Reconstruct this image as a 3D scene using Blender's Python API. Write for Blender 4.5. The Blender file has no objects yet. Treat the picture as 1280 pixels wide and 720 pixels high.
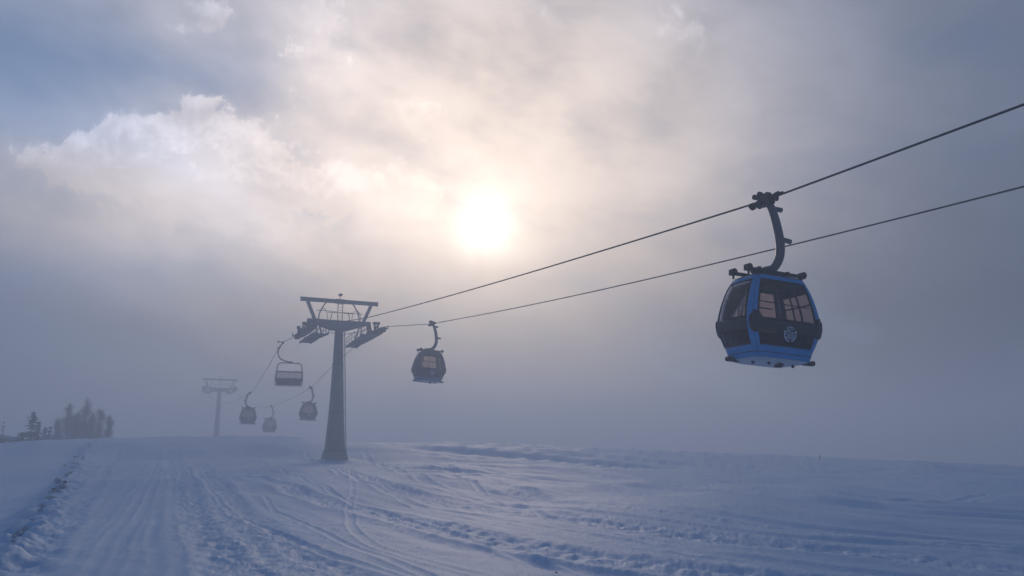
import bpy, math, random
import numpy as np
from mathutils import Vector, Matrix
random.seed(7); R = math.radians
scene = bpy.context.scene; COL = scene.collection

# ------------------------------------------------------------------ camera
F = 960.0                                   # focal length in pixels of a 1280 wide frame
EYE = Vector((0, 0, 1.7)); PITCH = math.atan(200 / F)
cp, sp = math.cos(PITCH), math.sin(PITCH)
cam = bpy.data.cameras.new('camera'); cam.sensor_width = 36; cam.lens = 36 * F / 1280
cam.clip_end = 9000; cam.clip_start = .1
camo = bpy.data.objects.new('camera', cam); COL.objects.link(camo)
camo.location = EYE; camo.rotation_euler = (math.pi / 2 + PITCH, 0, 0); scene.camera = camo

def ray(px, py):
    u = (px - 640) / F; v = (360 - py) / F
    return Vector((u, cp - v * sp, sp + v * cp))
def azel(px, py):
    r = ray(px, py).normalized()
    return math.degrees(math.atan2(r.x, r.y)), math.degrees(math.asin(r.z))

# ------------------------------------------------------------------ materials
def mat(name, col, rough=.6, metal=0., bump=0., bscale=20., var=0., spec=.5, streak=None):
    m = bpy.data.materials.new(name); m.use_nodes = True
    nt = m.node_tree; b = nt.nodes['Principled BSDF']
    b.inputs['Roughness'].default_value = rough; b.inputs['Metallic'].default_value = metal
    b.inputs['Specular IOR Level'].default_value = spec
    tc = nt.nodes.new('ShaderNodeTexCoord')
    n = nt.nodes.new('ShaderNodeTexNoise'); n.inputs['Scale'].default_value = bscale
    n.inputs['Detail'].default_value = 5
    if streak:
        mp = nt.nodes.new('ShaderNodeMapping'); mp.inputs['Scale'].default_value = streak
        nt.links.new(tc.outputs['Object'], mp.inputs['Vector']); nt.links.new(mp.outputs['Vector'], n.inputs['Vector'])
    else:
        nt.links.new(tc.outputs['Object'], n.inputs['Vector'])
    mix = nt.nodes.new('ShaderNodeMix'); mix.data_type = 'RGBA'
    mix.inputs['A'].default_value = (*[c * (1 - var) for c in col], 1)
    mix.inputs['B'].default_value = (*[min(1, c * (1 + var)) for c in col], 1)
    nt.links.new(n.outputs['Fac'], mix.inputs['Factor']); nt.links.new(mix.outputs['Result'], b.inputs['Base Color'])
    if bump:
        bp = nt.nodes.new('ShaderNodeBump'); bp.inputs['Strength'].default_value = bump
        bp.inputs['Distance'].default_value = .02
        nt.links.new(n.outputs['Fac'], bp.inputs['Height']); nt.links.new(bp.outputs['Normal'], b.inputs['Normal'])
    return m
def glass(name, tint, gloss=.08):
    m = bpy.data.materials.new(name); m.use_nodes = True; nt = m.node_tree
    for n in list(nt.nodes): nt.nodes.remove(n)
    out = nt.nodes.new('ShaderNodeOutputMaterial'); t = nt.nodes.new('ShaderNodeBsdfTransparent')
    g = nt.nodes.new('ShaderNodeBsdfGlossy'); mx = nt.nodes.new('ShaderNodeMixShader')
    tc = nt.nodes.new('ShaderNodeTexCoord'); n = nt.nodes.new('ShaderNodeTexNoise')
    n.inputs['Scale'].default_value = 3; n.inputs['Detail'].default_value = 6
    nt.links.new(tc.outputs['Object'], n.inputs['Vector'])
    mc = nt.nodes.new('ShaderNodeMix'); mc.data_type = 'RGBA'
    mc.inputs['A'].default_value = (*[c * .93 for c in tint], 1); mc.inputs['B'].default_value = (*[c * 1.07 for c in tint], 1)
    nt.links.new(n.outputs['Fac'], mc.inputs['Factor']); nt.links.new(mc.outputs['Result'], t.inputs['Color'])
    g.inputs['Roughness'].default_value = .06; g.inputs['Color'].default_value = (.9, .9, .95, 1)
    fr = nt.nodes.new('ShaderNodeFresnel'); fr.inputs['IOR'].default_value = 1.22
    nt.links.new(fr.outputs[0], mx.inputs[0]); nt.links.new(t.outputs[0], mx.inputs[1]); nt.links.new(g.outputs[0], mx.inputs[2])
    nt.links.new(mx.outputs[0], out.inputs[0]); return m

M = dict(
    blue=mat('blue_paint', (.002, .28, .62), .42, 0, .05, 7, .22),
    black=mat('black_plastic', (.012, .012, .014), .5, 0, .1, 30, .3),
    rubber=mat('dark_rubber', (.03, .03, .035), .7, 0, .1, 30, .3),
    arm=mat('galvanised_arm', (.085, .105, .12), .5, .15, .15, 14, .25),
    steel=mat('galvanised_steel', (.085, .105, .13), .55, .2, .12, 4, .22, streak=(3, 3, .5)),
    ladder=mat('bright_galvanised', (.17, .19, .21), .5, .3, .1, 12, .3),
    foggrey=mat('fog_lightened_grey', (.09, .085, .09), .45, 0, .05, 9, .12), paleblue=mat('dull_blue_paint', (.06, .13, .24), .45, 0, .05, 9, .12),  # grey cabin colour is lightened to imitate fog fading on the farther cabins
    darksteel=mat('dark_steel', (.035, .04, .045), .55, .4, .1, 12, .25),
    rope=mat('steel_rope', (.05, .055, .065), .6, .4, .2, 60, .2),
    white=mat('pale_underside', (.55, .57, .62), .5, 0, .05, 10, .08),
    glass=glass('tinted_glass', (.77, .715, .70)),
    darkglass=glass('dark_glass', (.42, .42, .48)),
    bubble=glass('smoked_bubble', (.72, .71, .73)),
    emblem=mat('emblem_white', (.55, .60, .66), .5, 0, 0, 10, .05),
    seat=mat('dark_upholstery', (.03, .03, .035), .8, 0, .2, 25, .2),
    concrete=mat('concrete', (.22, .22, .22), .9, 0, .5, 12, .25),
    needles=mat('needles', (.030, .045, .035), .9, 0, 0, 4, .4),
    twig=mat('bare_twigs', (.21, .12, .085), .9, 0, 0, 4, .3),
    bark=mat('bark', (.08, .065, .055), .95, 0, .5, 15, .3),
    pole=mat('marker_paint', (.04, .035, .04), .6, 0, 0, 10, .2),
    clod=mat('old_snow_lump', (.45, .50, .56), .8, 0, .5, 8, .3),
    darklump=mat('dark_lump_tone', (.06, .06, .065), .9, 0, .5, 8, .4),  # near-black tone of the small lumps strewn on the ledge and slope
)

# ------------------------------------------------------------------ mesh builder
class MB:
    def __init__(s): s.v = []; s.f = []
    def add(s, vs, fs):
        o = len(s.v); s.v += [tuple(p) for p in vs]; s.f += [tuple(i + o for i in f) for f in fs]; return s
    def box(s, c, size, rot=None, taper=1.0):
        c = Vector(c); hx, hy, hz = [a / 2 for a in size]; vs = []
        for z in (-1, 1):
            k = 1 if z < 0 else taper
            for x, y in ((-1, -1), (1, -1), (1, 1), (-1, 1)):
                p = Vector((x * hx * k, y * hy * k, z * hz))
                if rot: p = rot @ p
                vs.append(c + p)
        return s.add(vs, [(3, 2, 1, 0), (4, 5, 6, 7), (0, 1, 5, 4), (1, 2, 6, 5), (2, 3, 7, 6), (3, 0, 4, 7)])
    def beam(s, a, b, w, h=None, w2=None, h2=None):
        a = Vector(a); b = Vector(b); h = h or w; w2 = w2 or w; h2 = h2 or h
        d = (b - a).normalized(); up = Vector((0, 0, 1)) if abs(d.z) < .95 else Vector((0, 1, 0))
        x = d.cross(up).normalized(); y = x.cross(d).normalized(); vs = []
        for p, ww, hh in ((a, w, h), (b, w2, h2)):
            for i, j in ((-1, -1), (1, -1), (1, 1), (-1, 1)): vs.append(p + x * i * ww / 2 + y * j * hh / 2)
        return s.add(vs, [(3, 2, 1, 0), (4, 5, 6, 7), (0, 1, 5, 4), (1, 2, 6, 5), (2, 3, 7, 6), (3, 0, 4, 7)])
    def tube(s, pts, r, n=10, cap=True):
        pts = [Vector(p) for p in pts]; rs = r if isinstance(r, (list, tuple)) else [r] * len(pts)
        vs = []; prev = None
        for i, p in enumerate(pts):
            d = (pts[min(i + 1, len(pts) - 1)] - pts[max(i - 1, 0)]).normalized()
            if prev is None:
                up = Vector((0, 0, 1)) if abs(d.z) < .9 else Vector((1, 0, 0)); x = d.cross(up).normalized()
            else: x = (prev - d * prev.dot(d)).normalized()
            prev = x; y = d.cross(x)
            for k in range(n):
                a = 2 * math.pi * k / n; vs.append(p + (x * math.cos(a) + y * math.sin(a)) * rs[i])
        fs = []
        for i in range(len(pts) - 1):
            for k in range(n):
                a = i * n + k; b = i * n + (k + 1) % n; fs.append((a, b, b + n, a + n))
        if cap: fs.append(tuple(range(n - 1, -1, -1))); fs.append(tuple(range((len(pts) - 1) * n, len(pts) * n)))
        return s.add(vs, fs)
    def cyl(s, a, b, r, n=16): return s.tube([a, b], r, n)
    def wheel(s, c, axis, r, w, n=18):
        c = Vector(c); a = Vector(axis).normalized()
        return s.tube([c - a * w / 2, c - a * w * .32, c - a * w * .2, c + a * w * .2, c + a * w * .32, c + a * w / 2],
                      [r * .86, r, r * .9, r * .9, r, r * .86], n)
    def loft(s, loops, cap=True):
        n = len(loops[0]); vs = [p for l in loops for p in l]; fs = []
        for i in range(len(loops) - 1):
            for k in range(n):
                a = i * n + k; b = i * n + (k + 1) % n; fs.append((a, b, b + n, a + n))
        if cap: fs.append(tuple(range(n - 1, -1, -1))); fs.append(tuple(range((len(loops) - 1) * n, len(loops) * n)))
        return s.add(vs, fs)
    def build(s, name, m, parent=None, smooth=False, bevel=0):
        me = bpy.data.meshes.new(name); me.from_pydata(s.v, [], s.f); me.materials.append(m)
        me.update()
        o = bpy.data.objects.new(name, me); COL.objects.link(o)
        if parent: o.parent = parent
        if smooth:
            me.polygons.foreach_set('use_smooth', [True] * len(me.polygons))
        if bevel:
            b = o.modifiers.new('bevel', 'BEVEL'); b.width = bevel; b.segments = 2; b.limit_method = 'ANGLE'
        return o
def tag(o, label=None, cat=None, group=None, kind=None):
    for k, v in (('label', label), ('category', cat), ('group', group), ('kind', kind)):
        if v: o[k] = v
    return o
def empty(name, loc, rz=0):
    o = bpy.data.objects.new(name, None); COL.objects.link(o); o.location = loc; o.rotation_euler = (0, 0, rz)
    o.empty_display_size = .2; return o
def copy_tree(o, parent=None):
    c = o.copy(); COL.objects.link(c)
    if parent: c.parent = parent
    for ch in list(o.children): copy_tree(ch, c)
    return c

# ------------------------------------------------------------------ noise + terrain
def _hash(ix, iy, seed):
    h = (ix * 374761393 + iy * 668265263 + seed * 1442695041) & 0xFFFFFFFF
    h = ((h ^ (h >> 13)) * 1274126177) & 0xFFFFFFFF
    return ((h ^ (h >> 16)) & 0xFFFFFF) / float(0xFFFFFF) * 2 - 1
def vnoise(x, y, seed=0):
    x0 = np.floor(x); y0 = np.floor(y); fx = x - x0; fy = y - y0
    fx = fx * fx * fx * (fx * (fx * 6 - 15) + 10); fy = fy * fy * fy * (fy * (fy * 6 - 15) + 10)
    ix = x0.astype(np.int64); iy = y0.astype(np.int64)
    a = _hash(ix, iy, seed); b = _hash(ix + 1, iy, seed); c = _hash(ix, iy + 1, seed); d = _hash(ix + 1, iy + 1, seed)
    return (a * (1 - fx) + b * fx) * (1 - fy) + (c * (1 - fx) + d * fx) * fy
def fbm(x, y, oct=4, seed=0):
    v = 0; a = 1.
    for i in range(oct):
        v = v + a * vnoise(x, y, seed + i * 17); x = x * 2.03 + 11.3; y = y * 2.03 - 7.1; a *= .5
    return v
CREST = [(-400, 575), (-100, 556), (0, 552), (50, 548.5), (110, 547), (180, 546), (272, 545), (345, 544.5), (385, 547), (410, 551), (440, 552.5),
         (520, 553.5), (600, 554), (660, 556), (700, 558.5), (780, 562), (850, 565.5), (930, 569), (1000, 572), (1100, 577), (1190, 581.5), (1280, 586), (1700, 600)]
CAZ = []; CEL = []
for px, py in CREST:
    r = ray(px, py); CAZ.append(math.atan2(r.x, r.y)); CEL.append(r.z / math.hypot(r.x, r.y))
def smooth_interp(v, xs, ys):
    xs = np.array(xs); ys = np.array(ys)
    w = 0; out = 0
    for k, wt in ((-.02, .25), (0, .5), (.02, .25)): out = out + wt * np.interp(v + k * .35, xs, ys)
    return out
def pchip_like(r, K, Z):
    # K knots (n), Z arrays (n, ...) ; cubic hermite with monotone-limited slopes
    n = len(K); h = np.diff(K); d = [(Z[i + 1] - Z[i]) / h[i] for i in range(n - 1)]
    m = [d[0]] + [np.where(d[i - 1] * d[i] > 0, 2 * d[i - 1] * d[i] / (d[i - 1] + d[i] + 1e-12), 0) for i in range(1, n - 1)] + [d[-1]]
    out = np.zeros_like(r)
    for i in range(n - 1):
        t = np.clip((r - K[i]) / h[i], 0, 1); t2 = t * t; t3 = t2 * t
        val = (2 * t3 - 3 * t2 + 1) * Z[i] + (t3 - 2 * t2 + t) * h[i] * m[i] + (-2 * t3 + 3 * t2) * Z[i + 1] + (t3 - t2) * h[i] * m[i + 1]
        sel = (r >= K[i]) & (r <= K[i + 1] if i < n - 2 else r >= K[i]); out = np.where(sel, val, out)
    return out
RC = 92.0
def base_h(x, y):
    x = np.asarray(x, float); y = np.asarray(y, float)
    r = np.hypot(x, y); az = np.arctan2(x, y)
    el = smooth_interp(az, CAZ, CEL)
    front = 1 / (1 + np.exp((np.abs(az) - 1.15) / .12))
    zc = 1.7 + RC * el; zc = zc * front
    el0 = np.interp(az, CAZ, CEL)
    bump = np.clip(zc, 0, 9)
    z70 = np.where(zc > 0, zc * .30, zc * .62) 
    K = [0, 12, 30, 50, 70, 84, RC, 104, 125, 170, 260, 6000]
    Z = [0 * zc, -.0 + 0 * zc, zc * .03 - .02, zc * .12 - .02, z70 - .10, zc * .80, zc, zc - .9, zc - 3.2, zc - 7.5, -11 + 0 * zc, -11 + 0 * zc]
    z = pchip_like(r, K, Z)
    amp = np.clip((r - 6) / 25, 0, 1) * np.clip((RC - r) / 12, .08, 1) * np.clip((400 - r) / 200, 0, 1)
    z = z + amp * (.30 * fbm(x / 14., y / 14., 3, 3) + .06 * fbm(x / 4.2, y / 4.2, 2, 9))
    # small drifts along the crest
    z = z + .06 * fbm(az * 55., r / 9., 3, 21) * np.exp(-((r - RC) / 9) ** 2)
    return z
def ground_hit(px, py, d=None):
    r = ray(px, py); t = np.concatenate([np.arange(3, 30, .03), np.arange(30, 96, .1)])
    P = np.array([[EYE.x + r.x * q, EYE.y + r.y * q, EYE.z + r.z * q] for q in t])
    g = base_h(P[:, 0], P[:, 1]); k = np.argmax(P[:, 2] < g)
    if P[k, 2] >= g[k]: k = int(np.argmin(P[:, 2] - g))
    return P[k, 0], P[k, 1]

# tracks: (pixel polyline where each lies on the slope, half width m, depth m, roughness)
TR = [
 ([(540,580),(590,601),(657,618),(680,626),(732,635),(800,642),(912,654),(987,661),(1062,674),(1137,682),(1280,693),(1400,700)], .45, .12, .11),
 ([(430,588),(480,608),(530,626),(582,631),(657,642),(732,654),(800,660),(950,674),(1062,691),(1280,714),(1400,724)], .55, .09, .12),
 ([(300,596),(369,614),(432,633),(507,650),(582,671),(657,681),(714,691),(800,702),(856,710),(930,718),(1100,735)], .45, .11, .12),
 ([(601,555),(676,569),(732,584),(800,601),(875,616),(987,626),(1119,628),(1212,633),(1290,637)], .9, .14, .05),
 ([(1119,628),(1160,625),(1200,622),(1290,618)], .25, .10, .02),
 ([(930,592),(987,590),(1119,586),(1290,588)], .8, .12, .02),
 ([(437,582),(442,600),(436,640),(432,669),(447,684),(507,699),(590,714),(700,730)], .09, .022, .02),
 ([(215,560),(224,590),(224,619),(253,633),(274,677),(307,713),(330,740)], .55, .07, .13),
 ([(250,580),(290,640),(320,672),(357,691),(414,717),(450,735)], .40, .08, .11),
 ([(330,620),(357,655),(450,690),(560,725)], .08, .03, .02),
 ([(470,556),(520,570),(560,590),(600,612),(690,648),(800,680),(1000,725)], .12, .05, .02),
 ([(530,556),(580,575),(640,600),(700,612),(800,622),(950,640),(1280,668)], .2, .05, .03),
 ([(455,565),(500,590),(560,615),(640,635),(760,655)], .25, .06, .05),
 ([(205,558),(195,600),(165,660),(120,735)], .10, .018, .01),
 ([(200,558),(185,600),(150,660),(95,735)], .10, .018, .01),
 ([(190,558),(165,600),(118,655),(50,735)], .14, .018, .02),
 ([(208,556),(205,600),(195,660),(185,735)], .12, .018, .01),
 ([(211,556),(214,600),(212,660),(215,735)], .12, .018, .01),
 ([(150,556),(130,590),(95,640),(30,720)], .25, .05, .08),
 ([(222,556),(270,620),(330,668),(420,700),(520,725)], .08, .035, .02),
 ([(300,556),(360,590),(480,640),(640,690),(760,725)], .12, .05, .02),
 ([(380,560),(450,600),(560,640),(700,670),(860,690),(1050,712),(1300,735)], .18, .05, .03),
]
LIP = [(116,553),(104,565),(99,575),(90,590),(78,603),(66,620),(50,640),(38,658),(18,682),(-10,702),(-60,735)]
def to_world(pl):
    pts = [ground_hit(*p) for p in pl]; out = []
    for a, b in zip(pts, pts[1:]):
        n = max(1, int(math.hypot(b[0]-a[0], b[1]-a[1]) / 3))
        n = min(n, 4)
        for i in range(n): out.append((a[0] + (b[0]-a[0]) * i / n, a[1] + (b[1]-a[1]) * i / n))
    out.append(pts[-1])
    o = np.array(out)
    for _ in range(4): o[1:-1] = .25 * o[:-2] + .5 * o[1:-1] + .25 * o[2:]
    return o
def seg_dist(x, y, pl):
    best = np.full(x.shape, 1e9); side = np.zeros(x.shape)
    for (ax, ay), (bx, by) in zip(pl[:-1], pl[1:]):
        dx, dy = bx - ax, by - ay; L = dx * dx + dy * dy + 1e-9
        t = np.clip(((x - ax) * dx + (y - ay) * dy) / L, 0, 1)
        ex = x - ax - t * dx; ey = y - ay - t * dy; d = ex * ex + ey * ey
        m = d < best; best = np.where(m, d, best); side = np.where(m, np.sign(dx * ey - dy * ex), side)
    return np.sqrt(best), side
TRW = [(to_world(p), w, d, q) for p, w, d, q in TR]
LIPW = to_world(LIP)
TC0 = (-15.8, 70.0)
def detail_h(x, y):
    dz = np.zeros(x.shape); rough = np.zeros(x.shape)
    wx = x + .07 * fbm(x / 2.5, y / 2.5, 2, 55); wy = y + .07 * fbm(x / 2.5, y / 2.5, 2, 66)
    for pl, w, dep, q in TRW:
        pad = w * 4 + .8
        m = (x > pl[:, 0].min() - pad) & (x < pl[:, 0].max() + pad) & (y > pl[:, 1].min() - pad) & (y < pl[:, 1].max() + pad)
        if not m.any(): continue
        d, s = seg_dist(wx[m], wy[m], pl)
        dep = dep * (.40 if w > .3 else .40); prof = -dep * np.exp(-(d / w) ** 4) + dep * .7 * np.exp(-((d - w * 1.5) / (w * .45)) ** 2)
        dz[m] += prof
        if q > .04:
            rough[m] = np.maximum(rough[m], q * np.exp(-(d / (w * 1.25)) ** 2))
    dz += .30 * rough * (fbm(x / .19, y / .24, 4, 31) * .9 + .25 * (.6 - np.abs(fbm(x / .4, y / .4, 3, 37))))
    # ledge on the left
    r = np.hypot(x, y)
    m = (x < 2) & (y > 0) & (r < 120)
    d, s = seg_dist(wx[m], wy[m], LIPW)
    sgn = s * d      # positive on the left of the direction of travel
    left = np.where(sgn < 0, 1, 0)
    sd = np.where(sgn < 0, d, -d)
    drop = .42 * (1 / (1 + np.exp(-(sd - .5) / .3)))
    drop = drop * np.clip((96 - r[m]) / 14, 0, 1) * np.clip((r[m] - 5) / 6, 0, 1)
    dz[m] += -drop + .16 * np.exp(-(d / .7) ** 2) * (.35 + .75 * fbm(x[m] / .42, y[m] / .42, 4, 71)) * np.clip((r[m] - 5) / 6, 0, 1)
    # groomed corduroy-like wind streaks running roughly down the fall line
    vx, vy = ground_hit(205, 553); fy = vy + 4
    ang = np.arctan2(x - vx, fy - y); rv = np.hypot(x - vx, fy - y)
    mleft = 1 / (1 + np.exp((x - (-7.5 + .12 * (60 - y))) / 1.2))
    dz += .017 * fbm(ang * 130., rv / 16., 3, 101) * np.clip(rv / 30, .1, 1) * mleft
    dC, sC = seg_dist(x, y, TRW[2][0]); q = dC * sC
    al = (x * .8 + y * .6); far_ = 1 + r / 45.; mod = (.65 + .6 * vnoise(x / 9., y / 9., 5))
    dz += (1 - mleft) * far_ * (.020 * mod * fbm(q / .30, al / 22., 4, 111) +   .060 * fbm(q / 1.1, al / 26., 3, 121) + .085 * fbm(q / 3.2, al / 30., 2, 131)) 
    ca, sa = math.cos(R(62)), math.sin(R(62))
    s1 = x * ca + y * sa; s2 = -x * sa + y * ca
    dz += .008 * fbm(s1 / .45, s2 / 6., 3, 81) * np.clip(1 - rough * 5, .2, 1) * np.clip(r / 8, 0, 1)
    dz += .004 * fbm(x / .25, y / .25, 2, 91) * np.clip(1.5 - r / 50, 0, 1)
    rt = np.hypot(x - TC0[0], y - TC0[1]); dz += .30 * np.exp(-(rt / 1.9) ** 2) * (1 + .5 * vnoise(x / .8, y / .8, 401)) - .10 * np.exp(-((rt - 2.9) / .8) ** 2)
    dz *= np.clip((110 - r) / 20, 0, 1)
    return dz
def H(x, y):
    a = np.array([float(x)]); b = np.array([float(y)]); return float((base_h(a, b) + detail_h(a, b))[0])

def build_ground():
    rs = [1.0]
    while rs[-1] < 112: rs.append(rs[-1] + .028 + .0013 * rs[-1] ** 1.5)
    while rs[-1] < 3000: rs.append(rs[-1] * 1.07)
    rs = np.array(rs)
    az = np.concatenate([np.linspace(R(-39), R(39), 1150), np.linspace(R(39), R(321), 110)[1:-1]])
    nr, na = len(rs), len(az)
    A, RR = np.meshgrid(az, rs); X = (RR * np.sin(A)).ravel(); Y = (RR * np.cos(A)).ravel()
    Z = base_h(X, Y)
    near = (RR.ravel() < 112); dz = np.zeros_like(Z); dz[near] = detail_h(X[near], Y[near]); Z += dz
    V = np.column_stack([X, Y, Z]); V = np.vstack([V, [[0, 0, 0]]])
    i = np.arange(nr - 1)[:, None]; j = np.arange(na)[None, :]; j2 = (j + 1) % na
    q = np.stack([i * na + j, (i + 1) * na + j, (i + 1) * na + j2, i * na + j2], -1).reshape(-1, 4)[:, ::-1]
    tri = np.array([[nr * na, k, (k + 1) % na] for k in range(na)])[:, [0, 2, 1]]
    me = bpy.data.meshes.new('snow_ground')
    me.vertices.add(len(V)); me.vertices.foreach_set('co', V.ravel())
    nl = q.size + tri.size; me.loops.add(nl); me.loops.foreach_set('vertex_index', np.concatenate([q.ravel(), tri.ravel()]))
    npoly = len(q) + len(tri); me.polygons.add(npoly)
    st = np.concatenate([np.arange(len(q)) * 4, q.size + np.arange(len(tri)) * 3]); me.polygons.foreach_set('loop_start', st)
    me.polygons.foreach_set('use_smooth', np.ones(npoly, bool))
    me.update(calc_edges=True); me.validate()
    m = bpy.data.materials.new('snow'); m.use_nodes = True; nt = m.node_tree; b = nt.nodes['Principled BSDF']
    b.inputs['Base Color'].default_value = (.80, .83, .87, 1); b.inputs['Roughness'].default_value = .62
    b.inputs['Specular IOR Level'].default_value = .3
    tc = nt.nodes.new('ShaderNodeTexCoord')
    n1 = nt.nodes.new('ShaderNodeTexNoise'); n1.inputs['Scale'].default_value = 7; n1.inputs['Detail'].default_value = 6
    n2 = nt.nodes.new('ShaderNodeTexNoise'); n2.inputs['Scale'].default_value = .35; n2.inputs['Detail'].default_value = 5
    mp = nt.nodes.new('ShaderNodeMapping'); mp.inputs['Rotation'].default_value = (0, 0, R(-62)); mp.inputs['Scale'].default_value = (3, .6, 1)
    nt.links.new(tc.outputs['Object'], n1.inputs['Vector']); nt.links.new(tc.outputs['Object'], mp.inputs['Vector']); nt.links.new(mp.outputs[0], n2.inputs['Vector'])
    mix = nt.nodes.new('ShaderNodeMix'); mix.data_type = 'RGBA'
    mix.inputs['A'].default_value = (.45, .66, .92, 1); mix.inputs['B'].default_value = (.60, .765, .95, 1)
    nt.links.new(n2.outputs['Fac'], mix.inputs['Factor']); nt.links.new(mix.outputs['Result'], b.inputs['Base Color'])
    n1.inputs['Scale'].default_value = 12; n1.inputs['Roughness'].default_value = .65
    n3 = nt.nodes.new('ShaderNodeTexNoise'); n3.inputs['Scale'].default_value = 1.6; n3.inputs['Detail'].default_value = 8; n3.inputs['Roughness'].default_value = .68
    nt.links.new(mp.outputs[0], n3.inputs['Vector'])
    ad = nt.nodes.new('ShaderNodeMath'); ad.operation = 'MULTIPLY_ADD'; ad.inputs[1].default_value = .42
    nt.links.new(n1.outputs['Fac'], ad.inputs[0]); nt.links.new(n3.outputs['Fac'], ad.inputs[2])
    bp = nt.nodes.new('ShaderNodeBump'); bp.inputs['Strength'].default_value = .55; bp.inputs['Distance'].default_value = .06
    nt.links.new(ad.outputs[0], bp.inputs['Height']); nt.links.new(bp.outputs['Normal'], b.inputs['Normal'])
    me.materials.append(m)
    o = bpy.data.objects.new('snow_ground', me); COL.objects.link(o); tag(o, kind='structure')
    return Z.min()
zmin = build_ground()

# ------------------------------------------------------------------ the ropeway line
TC = Vector((-15.8, 70)); G = 6.2
d1 = Vector((-.4515, .8923)).normalized()                     # towards the far tower, before tower one
n1 = Vector((d1.y, -d1.x))
T2 = Vector((-63.6, 168.0))
d2 = (T2 - TC).normalized(); n2 = Vector((d2.y, -d2.x))
def on_plane(px, py, P, n):
    r = ray(px, py); t = (P.x * n.x + P.y * n.y) / (r.x * n.x + r.y * n.y)
    return EYE + r * t
class Line:   # one rope: near part along d1, far part along d2
    def __init__(s, side): s.P = TC + n1 * side * G / 2; s.side = side
    def at(s, px, py):            # pixel -> (s, z): signed run from the tower (negative = towards camera)
        near = on_plane(px, py, s.P, n1); q = near.xy - s.P; t = q.dot(d1)
        if t <= 0: return t, near.z
        far = on_plane(px, py, s.P, n2); return (far.xy - s.P).dot(d2), far.z
    def pos(s, t, z):
        p = s.P + (d1 if t <= 0 else d2) * t; return Vector((p.x, p.y, z))
LL, RL = Line(-1), Line(1)
def fit(line, pts, deg):
    a = [line.at(*p) for p in pts]; return np.polyfit([q[0] for q in a], [q[1] for q in a], deg)
TW2 = (T2 - TC).length
def make_rope(line, near, mid_grip, nearer, far_pts, name_label):
    # near: pixels between tower and grip (or all), nearer: pixels beyond the grip towards the camera
    fA = fit(line, near, 2); s_g = line.at(*mid_grip)[0]
    fB = fit(line, nearer, 1 if line.side < 0 else 2)
    far = [line.at(*p) for p in far_pts]
    S = []; Z = []
    zg = np.polyval(fA, s_g); s_end = line.at(*nearer[-1])[0]
    zB0 = np.polyval(fB, s_g)
    for t in np.linspace(-145, s_g - .01, 60):
        if t < s_end:
            sl = (np.polyval(fB, s_end) - np.polyval(fB, s_end + .5)) / .5   # dz per metre towards camera
            z = np.polyval(fB, s_end) + sl * (s_end - t) * .0 + (s_end - t) * max(-.03, min(.03, sl))
        else: z = np.polyval(fB, t)
        S.append(t); Z.append(z + (zg - zB0) * math.exp((t - s_g) / 6))
    for t in np.linspace(s_g, -4.2, 60): S.append(t); Z.append(float(np.polyval(fA, t)))
    if line.side < 0:
        tk = line.at(467.5, 395)[0]; zt = line.at(396, 404)[1]; dz_ = zt - Z[-1]
        for i in range(len(S)):
            if S[i] > tk: Z[i] += dz_ * ((S[i] - tk) / (-4.2 - tk)) ** 1.6
    zN = Z[-1]; slN = (Z[-1] - Z[-3]) / (S[-1] - S[-3])
    t1, z1 = far[0]
    slF = (far[1][1] - z1) / (far[1][0] - t1)
    for u in np.linspace(0, 1, 14)[1:-1]:
        t = -4.2 + (t1 + 4.2) * u; L = t1 + 4.2; u2, u3 = u * u, u ** 3
        S.append(t); Z.append((2*u3-3*u2+1)*zN + (u3-2*u2+u)*L*slN + (-2*u3+3*u2)*z1 + (u3-u2)*L*slF)
    # far side, smooth through the measured points
    fs = np.array([f[0] for f in far]); fz = np.array([f[1] for f in far])
    for t in np.linspace(t1, fs[-1], 80):
        S.append(t); Z.append(float(pchip_like(np.array([t]), fs, [np.array([v]) for v in fz])[0]))
    S = np.array(S); Z = np.array(Z)
    return S, Z
near_L = [(467.5,395),(580,364.7),(698,330),(820,292.5),(936,257)]
beyond_L = [(975,245),(1040,220.5),(1120,190.5),(1200,161),(1280,131.5)]
near_R = [(482.5,408.4),(500,407.3),(515,406.3),(531,405.4)]
beyond_R = [(542.5,403),(620,391),(700,373),(820,345),(960,314.2),(1120,274),(1280,233.3)]
far_L = [(364,423),(354,428),(335,459),(313,491),(290,503)]
far_R = [(446,431),(415.5,458),(388,484.5),(368,496),(339,508)]
HEADZ2 = on_plane(272, 490, T2, n2)         # head of the far tower
def ext(line, far_pts):
    return far_pts
SL, ZL = make_rope(LL, near_L, (956,250.5), beyond_L, far_L, '')
SR, ZR = make_rope(RL, near_R, (538,404), beyond_R, far_R, '')
# carry both ropes up to and past the second tower
def extend(S, Z, line, zt):
    t0, z0 = S[-1], Z[-1]
    for u in np.linspace(0, 1, 24)[1:]:
        S = np.append(S, t0 + (TW2 - t0) * u); Z = np.append(Z, z0 + (zt - z0) * (u ** 1.5))
    for u in np.linspace(0, 1, 10)[1:]:
        S = np.append(S, TW2 + 90 * u); Z = np.append(Z, zt - 7 * u)
    return S, Z
zhead2 = HEADZ2.z
SL, ZL = extend(SL, ZL, LL, zhead2); SR, ZR = extend(SR, ZR, RL, zhead2)
def rope_z(side, t): return float(np.interp(t, SL if side < 0 else SR, ZL if side < 0 else ZR))
for side, S, Z, line in ((-1, SL, ZL, LL), (1, SR, ZR, RL)):
    m = MB(); m.tube([line.pos(t, z) for t, z in zip(S, Z)], .027, 8)
    o = m.build('haul_rope', M['rope'], smooth=True)
    tag(o, 'upper steel haul rope, the one that holds the big blue cabin' if side < 0 else
        'lower steel haul rope, running behind the hanger of the big blue cabin', 'rope', 'steel haul ropes of the lift')

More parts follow.
